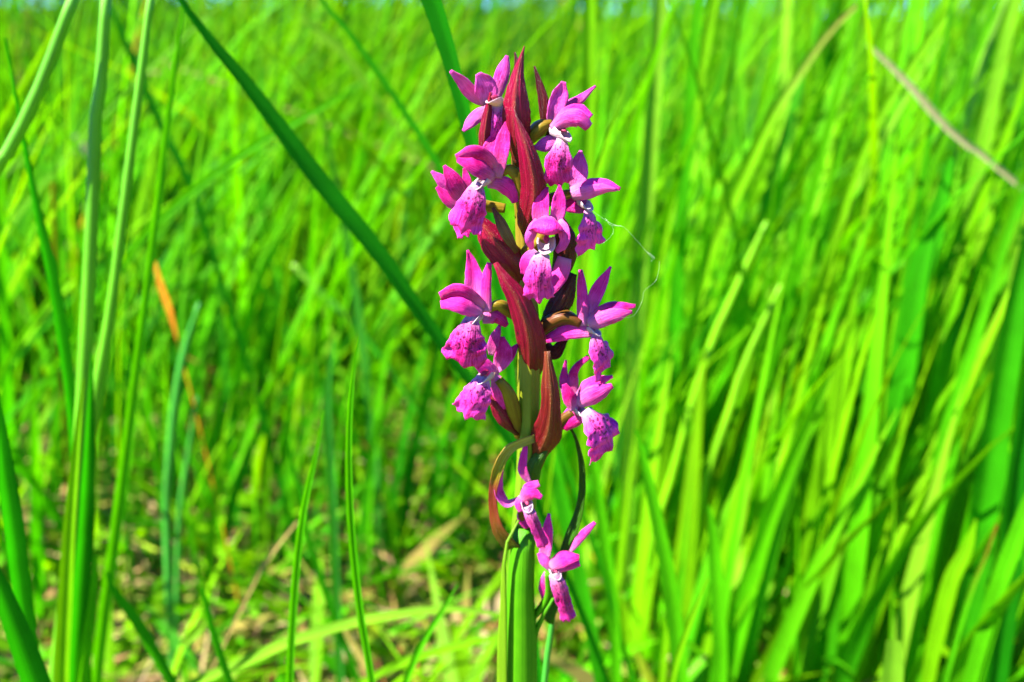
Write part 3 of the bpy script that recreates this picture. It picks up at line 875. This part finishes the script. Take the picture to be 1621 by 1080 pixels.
# F1, upper left
f = flower([(816, 215, 0), (806, 190, -1), (797, 172, -1)], [5, 7, 6])
petal('sepal', [(770, 164, -1), (748, 146, -2), (729, 126, -3), (713, 112, -3.5)], [14, 25, 26, 18, 6], PALE, f, cup=.5, roll=-25)
petal('petal', [(770, 166, -2), (768, 140, -2.5), (757, 116, -3)], [18, 34, 38, 30, 10], PALE, f, cup=.4, roll=10)
petal('sepal', [(786, 156, 0), (790, 134, 0), (797, 110, .3), (803, 88, .5)], [14, 22, 24, 19, 6], PALE, f, cup=-.5)
petal('sepal', [(772, 172, 0), (752, 187, -.5), (733, 208, -1)], [14, 21, 18, 5], PALE, f, cup=-.4)
lip([(788, 165, -2), (785, 190, -2.5), (778, 222, -2)], [20, 26, 30, 22], f, cup=-.6)
throat((797, 165, -1), (774, 152, -3.5), 12, f)

# F2, upper right
f = flower([(832, 232, 0), (845, 212, -1.5), (860, 199, -2), (874, 196, -2)], [6, 11, 12, 7])
petal('sepal', [(872, 202, -2), (879, 172, -1.5), (886, 150, -1), (892, 129, -1)], [16, 26, 29, 26, 8], PALE, f, cup=.55, roll=15)
petal('sepal', [(893, 184, -1), (903, 168, -.5), (921, 155, 0), (943, 136, .5)], [12, 19, 16, 10, 4], PALE, f, cup=-.5)
petal('petal', [(878, 196, -3), (898, 178, -4), (918, 175, -4.5), (935, 186, -5)], [16, 26, 28, 16], PETAL, f, cup=-.9, roll=-25)
petal('petal', [(874, 206, -3.5), (896, 192, -5), (916, 190, -5.8), (932, 203, -5.5)], [16, 28, 30, 16], PALE, f, cup=-1.0, roll=15)
throat((872, 206, -2), (902, 210, -5), 15, f)
petal('sepal', [(884, 220, -2), (866, 228, -2.5), (846, 234, -2)], [14, 24, 22, 8], PALE, f, cup=-.5)
lip([(890, 219, -4.2), (887, 244, -5.5), (884, 268, -5.2), (887, 290, -4)], [18, 36, 47, 48, 36], f, cup=-.6, shift=.04)

# F3, left, in front
f = flower([(821, 345, 0), (827, 312, -1.5), (822, 284, -2.5), (806, 268, -3), (790, 276, -3)], [6, 10, 11, 9, 6])
petal('petal', [(785, 272, -3.5), (765, 251, -5), (744, 245, -6), (722, 251, -6.5)], [18, 28, 27, 12], PETAL, f, cup=-.8, roll=-30)
petal('petal', [(784, 279, -4), (766, 268, -6), (745, 259, -7), (724, 252, -7)], [18, 31, 27, 9], PETAL, f, cup=-.7, roll=30)
petal('sepal', [(789, 282, -3.5), (791, 255, -4), (796, 225, -3.5), (802, 193, -3)], [12, 21, 25, 21, 6], PETAL, f, cup=.5)
petal('sepal', [(781, 271, -3), (773, 243, -3), (780, 224, -2.5), (792, 204, -2)], [12, 21, 19, 7], PETAL, f, cup=.5)
petal('sepal', [(771, 290, -3.5), (792, 290, -3.5), (809, 302, -3), (816, 321, -2.5)], [16, 25, 27, 12], PETAL, f, cup=-.5)
throat((777, 283, -3), (752, 288, -6.5), 13, f, False)
lip([(757, 289, -5.5), (750, 315, -7), (742, 340, -7), (734, 361, -6.2)], [22, 40, 53, 60, 52], f, cup=-.85)

# flower behind on the left
f = flower([(800, 330, 3), (770, 325, 3), (742, 316, 2)], [7, 9, 7])
petal('sepal', [(738, 320, .5), (723, 297, -.5), (713, 279, -.8), (703, 262, -.5)], [12, 28, 31, 22, 5], PETAL, f, cup=.5)
petal('sepal', [(720, 308, 1.5), (702, 289, 1), (683, 271, 1)], [22, 23, 17, 5], PALE, f, cup=-.4)
petal('petal', [(730, 328, 0), (709, 314, -.5), (691, 296, -.5)], [16, 23, 18, 6], PETAL, f, cup=-.5)
petal('petal', [(744, 305, .5), (739, 286, .3), (735, 266, .5)], [10, 15, 12, 5], PETAL, f, cup=.4)
lip([(730, 322, 0), (728, 345, -.5), (740, 372, -1)], [16, 30, 34, 26], f)

# F4, right, half behind
f = flower([(838, 330, 1), (865, 318, .5), (890, 310, 0), (908, 306, 0)], [7, 9, 9, 6])
petal('sepal', [(908, 298, -1), (915, 270, -1), (919, 238, -.5)], [14, 30, 32, 22, 5], PALE, f, cup=.45)
petal('petal', [(902, 305, -2), (932, 295, -3), (958, 292, -3.5), (982, 299, -4)], [20, 28, 27, 20, 6], PETAL, f, cup=-.8, roll=-18)
petal('petal', [(905, 312, -2), (932, 306, -3.3), (956, 300, -4), (976, 301, -4)], [20, 26, 20, 6], PALE, f, cup=-.6, roll=30)
petal('sepal', [(934, 326, -1), (912, 325, -.5), (886, 322, .5)], [16, 26, 26, 16], PETAL, f, cup=-.4)
throat((915, 318, 0), (936, 324, -3), 11, f, False)
lip([(933, 331, -1.5), (937, 352, -2.2), (937, 372, -2), (936, 390, -1.5)], [18, 38, 54, 60, 56], f, lob=lambda u: 0.02 + 0.22 * max(0, u) ** 2 + 0.05 * math.cos(u * 9), cup=-.6, roll=-50)

# F5, centre, facing the viewer
f = flower([(832, 400, -2), (850, 385, -3.5), (862, 368, -4)], [8, 11, 8])
petal('sepal', [(856, 356, -5), (857, 326, -5), (867, 296, -4.5)], [22, 28, 22, 4], PETAL, f, cup=.5, roll=-10)
petal('sepal', [(880, 356, -5), (884, 326, -5), (886, 292, -4.5)], [20, 24, 20, 4], PETAL, f, cup=.5, roll=10)
petal('petal', [(868, 341, -5), (867, 349, -7.6), (866, 362, -8.8), (865, 372, -8.6)], [30, 50, 58, 46], PETAL, f, cup=-1.05)
petal('petal', [(852, 350, -5), (845, 364, -6.8), (841, 380, -7), (843, 394, -6)], [14, 19, 19, 8], PALE, f, cup=-.7, roll=-35)
petal('petal', [(884, 350, -5), (890, 364, -6.8), (891, 382, -7), (880, 398, -6)], [14, 21, 21, 10], PALE, f, cup=-.7, roll=35)
throat((866, 378, -3.5), (864, 387, -7.0), 17, f)
petal('sepal', [(848, 396, -5), (834, 414, -5), (827, 434, -4.5)], [12, 21, 18, 6], PETAL, f, cup=.3)
petal('sepal', [(894, 408, -3), (886, 436, -3.5), (868, 468, -4)], [22, 27, 22, 10], PETAL, f, cup=-.4)
lip([(858, 400, -6.2), (854, 424, -7.6), (852, 449, -7.4), (853, 472, -6.4)], [26, 39, 47, 50, 44], f, cup=-.6)

# F6, left, middle
f = flower([(822, 505, 0), (803, 490, -2), (788, 482, -3), (772, 490, -3)], [8, 10, 9, 6], OVARY)
petal('sepal', [(753, 476, -3), (750, 440, -2.5), (746, 415, -2), (740, 396, -2)], [16, 31, 27, 17, 4], PETAL, f, fold=.45)
petal('petal', [(772, 494, -4), (769, 458, -4), (771, 436, -3.6), (775, 416, -3.5)], [13, 17, 17, 15, 8], PETAL, f, cup=-.5)
petal('petal', [(765, 488, -4), (735, 467, -5.5), (716, 464, -6.2), (697, 471, -6.8)], [18, 27, 27, 15], PETAL, f, cup=-.8, roll=-28)
petal('petal', [(765, 495, -4.5), (735, 482, -6.5), (715, 479, -7), (697, 481, -7.2)], [18, 30, 29, 14], PETAL, f, cup=-.8, roll=26)
petal('sepal', [(763, 505, -3.5), (786, 501, -3), (803, 516, -2)], [16, 24, 22, 9], PETAL, f, cup=-.5)
throat((762, 500, -3), (740, 505, -6.5), 12, f, False)
lip([(748, 501, -5.5), (742, 527, -7.4), (738, 552, -7.6), (735, 574, -6.8)], [24, 46, 63, 76, 70], f, cup=-.95, lob=lambda u: .10 * math.exp(-((u + .35) / .45) ** 2) - .10 * max(0, u) + .03 * math.cos(u * 9))

# F7, lower left
f = flower([(822, 692, 0), (814, 658, -1.5), (804, 622, -2.5), (789, 600, -3)], [7, 11, 11, 7])
petal('sepal', [(777, 562, -2), (781, 543, -2.3), (791, 515, -2)], [8, 17, 16, 5], PALE, f, cup=.3)
petal('sepal', [(785, 590, -2.5), (797, 563, -2.5), (795, 533, -2)], [10, 27, 26, 8], PETAL, f, fold=.4)
petal('petal', [(795, 575, -2), (808, 560, -1.5), (820, 545, -1)], [12, 20, 14, 5], PETAL, f, cup=.3)
petal('petal', [(784, 594, -3), (766, 580, -4), (748, 570, -4.5)], [16, 27, 22, 8], PETAL, f, cup=-.7)
throat((780, 592, -3), (757, 596, -6), 13, f)
lip([(766, 596, -5), (757, 618, -6.5), (748, 640, -6.5), (740, 656, -6)], [24, 42, 53, 58, 52], f, cup=-.9)
petal('sepal', [(782, 594, -3), (793, 619, -3.3), (798, 648, -2.8)], [14, 28, 29, 12], PETAL, f, cup=-.4)

# F8, right, middle
f = flower([(850, 535, 0), (868, 513, -1), (894, 502, -1.5), (920, 512, -2)], [7, 11, 12, 7], OVARY_RED)
petal('sepal', [(923, 516, -2.5), (922, 470, -2), (919, 427, -1.5)], [14, 20, 18, 15, 7], PETAL, f, cup=-.5)
petal('sepal', [(929, 502, -2), (945, 463, -1.5), (967, 422, -1)], [11, 22, 20, 4], PETAL, f, cup=.4)
petal('petal', [(930, 510, -3), (958, 491, -4), (982, 485, -4.5), (1006, 484, -5)], [18, 26, 20, 6], PETAL, f, cup=-.8, roll=-20)
petal('petal', [(933, 518, -3.2), (963, 505, -4.5), (983, 498, -5), (1001, 494, -5)], [18, 28, 24, 6], PALE, f, cup=-.7, roll=24)
petal('sepal', [(940, 526, -2.2), (903, 525, -2), (863, 538, -1)], [16, 24, 23, 12], PETAL, f, cup=-.4)
throat((930, 520, -2), (950, 524, -4), 9, f, False)
lip([(945, 526, -3), (951, 546, -3.8), (957, 564, -3.6), (960, 577, -3)], [18, 42, 56, 60, 50], f, cup=-.6, roll=-52, lob=lambda u: .02 + .30 * max(0, u) ** 2 + .05 * math.cos(u * 9))

# F9, lower right
f = flower([(850, 720, 1), (870, 690, 0), (890, 665, -1), (908, 652, -1.5)], [6, 9, 10, 7], OVARY_RED)
petal('sepal', [(912, 628, -1.5), (907, 602, -1.5), (912, 582, -1.2), (932, 565, -1)], [12, 17, 12, 8], PETAL, f, cup=-.5)
petal('sepal', [(899, 622, -1), (893, 597, -.8), (896, 570, -.6)], [20, 19, 10, 4], PETAL, f, cup=.3)
petal('petal', [(909, 650, -3), (901, 628, -3), (893, 608, -2.5)], [14, 22, 20, 8], PETAL, f, cup=-.5)
petal('petal', [(913, 632, -2.5), (937, 607, -3.5), (970, 596, -4)], [16, 25, 20, 5], PETAL, f, cup=-.7, roll=-18)
petal('petal', [(914, 642, -2.8), (941, 626, -4.2), (970, 611, -4.5)], [18, 32, 30, 9], PALE, f, cup=-.7, roll=20)
petal('sepal', [(926, 648, -2), (906, 662, -2), (893, 680, -1.5)], [16, 32, 30, 12], PETAL, f, cup=-.4)
throat((908, 646, -1.5), (928, 652, -4), 11, f, False)
lip([(930, 647, -3), (946, 666, -4.2), (957, 688, -4.2), (961, 706, -3.5)], [26, 58, 80, 86, 72], f, cup=-.6, roll=-48, lob=lambda u: .03 + .12 * u + .05 * math.cos(u * 10))

# F10, withering, lower on the stalk
f = flower([(828, 830, -1), (826, 812, -2.5), (826, 795, -3)], [6, 7, 6], OVARY_RED, 'small withering flower with a narrow lip')
petal('sepal', [(838, 764, -3), (827, 741, -3), (832, 706, -2.5)], [8, 15, 13, 8], PETAL, f, cup=.5)
petal('sepal', [(821, 791, -3), (802, 798, -3.5), (788, 776, -3.5), (795, 744, -3)], [10, 18, 16, 4], PALE, f, cup=.6, roll=35)
petal('petal', [(828, 788, -3.5), (838, 772, -4.5), (853, 765, -5)], [12, 18, 10], PALE, f, cup=-.6)
petal('petal', [(824, 793, -4), (840, 780, -5.2), (858, 788, -5.5)], [12, 24, 18, 8], PETAL, f, cup=-.7)
throat((830, 792, -3), (837, 803, -5.5), 11, f)
petal('petal', [(826, 786, -4), (821, 798, -4.5), (825, 810, -4.5)], [10, 13, 9], PALE, f, cup=-.4)
lip([(834, 802, -5), (843, 824, -5.4), (852, 844, -5), (861, 864, -4.5)], [19, 21, 20, 19, 16], f, cup=-1.1)
petal('sepal', [(825, 806, -2.5), (828, 822, -2.5), (835, 836, -2.5)], [10, 18, 16, 9], PETAL, f, cup=-.3)

# F11, lowest
f = flower([(838, 985, 0), (857, 962, -1.5), (868, 938, -2), (868, 906, -3)], [5, 6, 6, 5], SHEATH, 'lowest flower hanging beside the stalk')
petal('sepal', [(862, 882, -3), (866, 846, -3), (869, 813, -2.5)], [18, 20, 17, 5], PETAL, f, cup=.4)
petal('sepal', [(903, 874, -3), (920, 850, -3), (942, 827, -3)], [6, 13, 13, 6], PALE, f, cup=-.7)
petal('petal', [(872, 899, -3.5), (863, 888, -3.5), (855, 874, -3)], [14, 18, 12], PALE, f, cup=-.4)
petal('petal', [(870, 896, -4), (890, 884, -5), (917, 882, -5.5)], [16, 26, 24, 10], PETAL, f, cup=-.7, roll=-20)
petal('petal', [(873, 903, -4), (895, 897, -5), (918, 893, -5.5)], [12, 18, 17, 9], PETAL, f, cup=-.6, roll=20)
throat((872, 900, -3), (884, 910, -5.5), 10, f)
lip([(877, 908, -5), (885, 930, -5.6), (893, 955, -5.2), (900, 980, -4.6)], [19, 27, 26, 21, 17], f, cup=-1.0)
petal('sepal', [(866, 906, -2.5), (863, 924, -2.5), (859, 948, -2)], [10, 19, 18, 5], PETAL, f, cup=-.4)


# bracts
def bract(pts, ws, mat, label=None, **kw):
    kw.setdefault('thick', 0.00028)
    kw.setdefault('veins', 0.035)
    kw.setdefault('cup', [-1.0, -0.55, -0.25, -0.15])
    kw.setdefault('nv', 24)
    kw.setdefault('fold', -0.55)
    kw.setdefault('ruffle', 0.09)
    return petal('bract', pts, ws, mat, orchid, label, nu=16, **kw)


bract([(822, 262, -2), (817, 205, -3.6), (816, 160, -4), (820, 115, -3.6), (830, 73, -3)], [22, 42, 44, 22, 2], WINE, 'tallest wine red bract at the top of the spike', roll=-8)
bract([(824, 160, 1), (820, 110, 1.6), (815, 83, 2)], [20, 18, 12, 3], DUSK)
bract([(836, 212, -2.6), (834, 190, -3.4), (832, 171, -3.6)], [6, 7, 5], GOLD, fold=0, cup=-.8)
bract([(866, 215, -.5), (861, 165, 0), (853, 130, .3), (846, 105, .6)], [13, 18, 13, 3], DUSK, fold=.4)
bract([(832, 392, .8), (838, 350, -2.6), (846, 300, -4.8), (836, 245, -5.5), (823, 205, -5), (812, 171, -4.6)], [22, 38, 43, 37, 22, 4], WINE, roll=6)
bract([(770, 262, -1), (767, 222, -2.5), (771, 186, -2.8), (777, 146, -2.6)], [15, 19, 16, 4], WINE)
bract([(834, 468, .8), (822, 428, -1.4), (801, 402, -3.2), (778, 374, -3.6), (756, 344, -3)], [18, 34, 50, 48, 16], WINE, fold=-.4, roll=12)
bract([(818, 400, -3.6), (802, 372, -4.6), (791, 350, -4.6), (780, 329, -4)], [8, 17, 17, 5], GOLD, fold=.3)
bract([(838, 612, .8), (841, 560, -2.6), (834, 515, -4.8), (818, 472, -5.6), (799, 443, -5.6), (784, 416, -5)], [24, 44, 47, 41, 29, 8], WINE, 'broad wine red bract in the middle of the spike', roll=-8, fold=-.45)
bract([(842, 765, .8), (852, 722, -1.5), (867, 685, -4), (872, 640, -5.4), (870, 600, -5.6), (866, 556, -5)], [16, 32, 50, 34, 26, 9], AMBER, 'red bract with an amber base below the middle of the spike', roll=8, fold=-.4)
bract([(812, 868, -2.4), (790, 838, -3.2), (782, 805, -3.2), (781, 774, -4), (790, 736, -4.4), (808, 709, -4), (846, 693, -2.6)], [30, 26, 18, 14, 17, 19, 14], HOOP, 'hooped bract bent over to the stalk', fold=.2, cup=.15, roll=[-42, -42, -40, -20, 25, 38, 38], nv=36)
bract([(866, 985, 1.5), (893, 880, 1), (917, 806, 1), (922, 750, .6), (914, 702, 0), (901, 673, -.6)], [20, 24, 22, 14, 10, 4], GREENB, 'long narrow dark green bract curving beside the stalk', fold=.25, roll=-30, nv=36)
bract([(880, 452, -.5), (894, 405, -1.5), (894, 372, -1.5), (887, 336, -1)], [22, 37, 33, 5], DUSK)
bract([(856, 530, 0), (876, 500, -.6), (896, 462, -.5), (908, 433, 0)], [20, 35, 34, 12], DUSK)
bract([(820, 688, -1.4), (798, 662, -2.8), (784, 640, -3), (776, 622, -2.6)], [10, 23, 22, 7], WINE, fold=-.3)
bract([(864, 545, 1.5), (876, 560, 1), (896, 535, 1.5)], [16, 22, 10], DUSK, fold=0)
bract([(836, 790, -1), (845, 740, -2.2), (862, 712, -2.4), (872, 696, -2)], [20, 26, 20, 6], GREENB, fold=-.3)
# leaves that sheathe the stalk
foot = Vector((base.x - 0.001, -0.0015, 0.0))


def sheath(pts, ws, mat, label, **kw):
    W = [foot] + [foot.lerp(D(pts[:1])[0], 0.6)] + D(pts)
    s = mpp(base)
    V, F, UV = ribbon_geo(W, [w * s for w in ws], thick=0.0005, nu=12, nv=44, ruffle=0.03, rf=120, **kw)
    o = mesh_obj('leaf', V, F, mat, orchid, uv=UV)
    if label:
        o['label'] = label


sheath([(824, 1095, -3.6), (824, 960, -3.6), (826, 890, -3.3), (830, 838, -2.3)], [66, 66, 66, 66, 64, 60, 50, 34], SHEATH, None, cup=-1.35)
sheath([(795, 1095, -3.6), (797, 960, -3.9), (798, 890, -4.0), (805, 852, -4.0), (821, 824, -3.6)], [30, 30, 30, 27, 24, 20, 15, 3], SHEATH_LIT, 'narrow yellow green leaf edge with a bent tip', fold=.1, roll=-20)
sheath([(836, 1095, -1), (846, 1012, -1.5), (859, 976, -2), (876, 947, -2.4)], [44, 44, 42, 38, 26, 5], SHEATH, None, cup=-.8)

# ------------------------------------------------------------------ cobweb at the right hand flower
web = bpy.data.objects.new('cobweb', None)
web.location = P(945, 340, -.003)
COL.objects.link(web)
tag(web, 'fine white cobweb threads trailing from the right hand flower', 'cobweb')
random.seed(4)
for pts, r in (([(928, 322), (938, 334), (949, 342), (961, 351), (968, 357), (986, 359), (1001, 373), (1022, 397), (1034, 410)], .42), ([(968, 357), (971, 366), (966, 376), (952, 387)], .34),
               ([(1044, 415), (1042, 432), (1037, 446), (1020, 461), (1016, 478), (1003, 500), (985, 503)], .36), ([(1024, 399), (1030, 403), (1036, 409), (1031, 413)], .5), ([(958, 346), (964, 352), (975, 357), (984, 358)], .75)):
    W = [P(x, y, -.003 - .0006 * i) for i, (x, y) in enumerate(pts)]
    V, F, UV = tube_geo(W, [r * 0.26 * mpp(W[0]) * random.uniform(0.7, 1.3) for _ in range(7)], ns=5, nv=40)
    mesh_obj('thread', V, F, SILK, web, uv=UV)
    for q in spline(W, 9):
        if random.random() < .5:
            s = mpp(q) * random.uniform(.3, .7)
            d = Vector((random.uniform(-1, 1), 0, random.uniform(-1, 1))) * s
            V, F, UV = tube_geo([q - d, q + d * .2, q + d], [s * .4, s, s * .4], ns=6, nv=4)
            mesh_obj('dust_fleck', V, F, SILK, web, uv=UV)
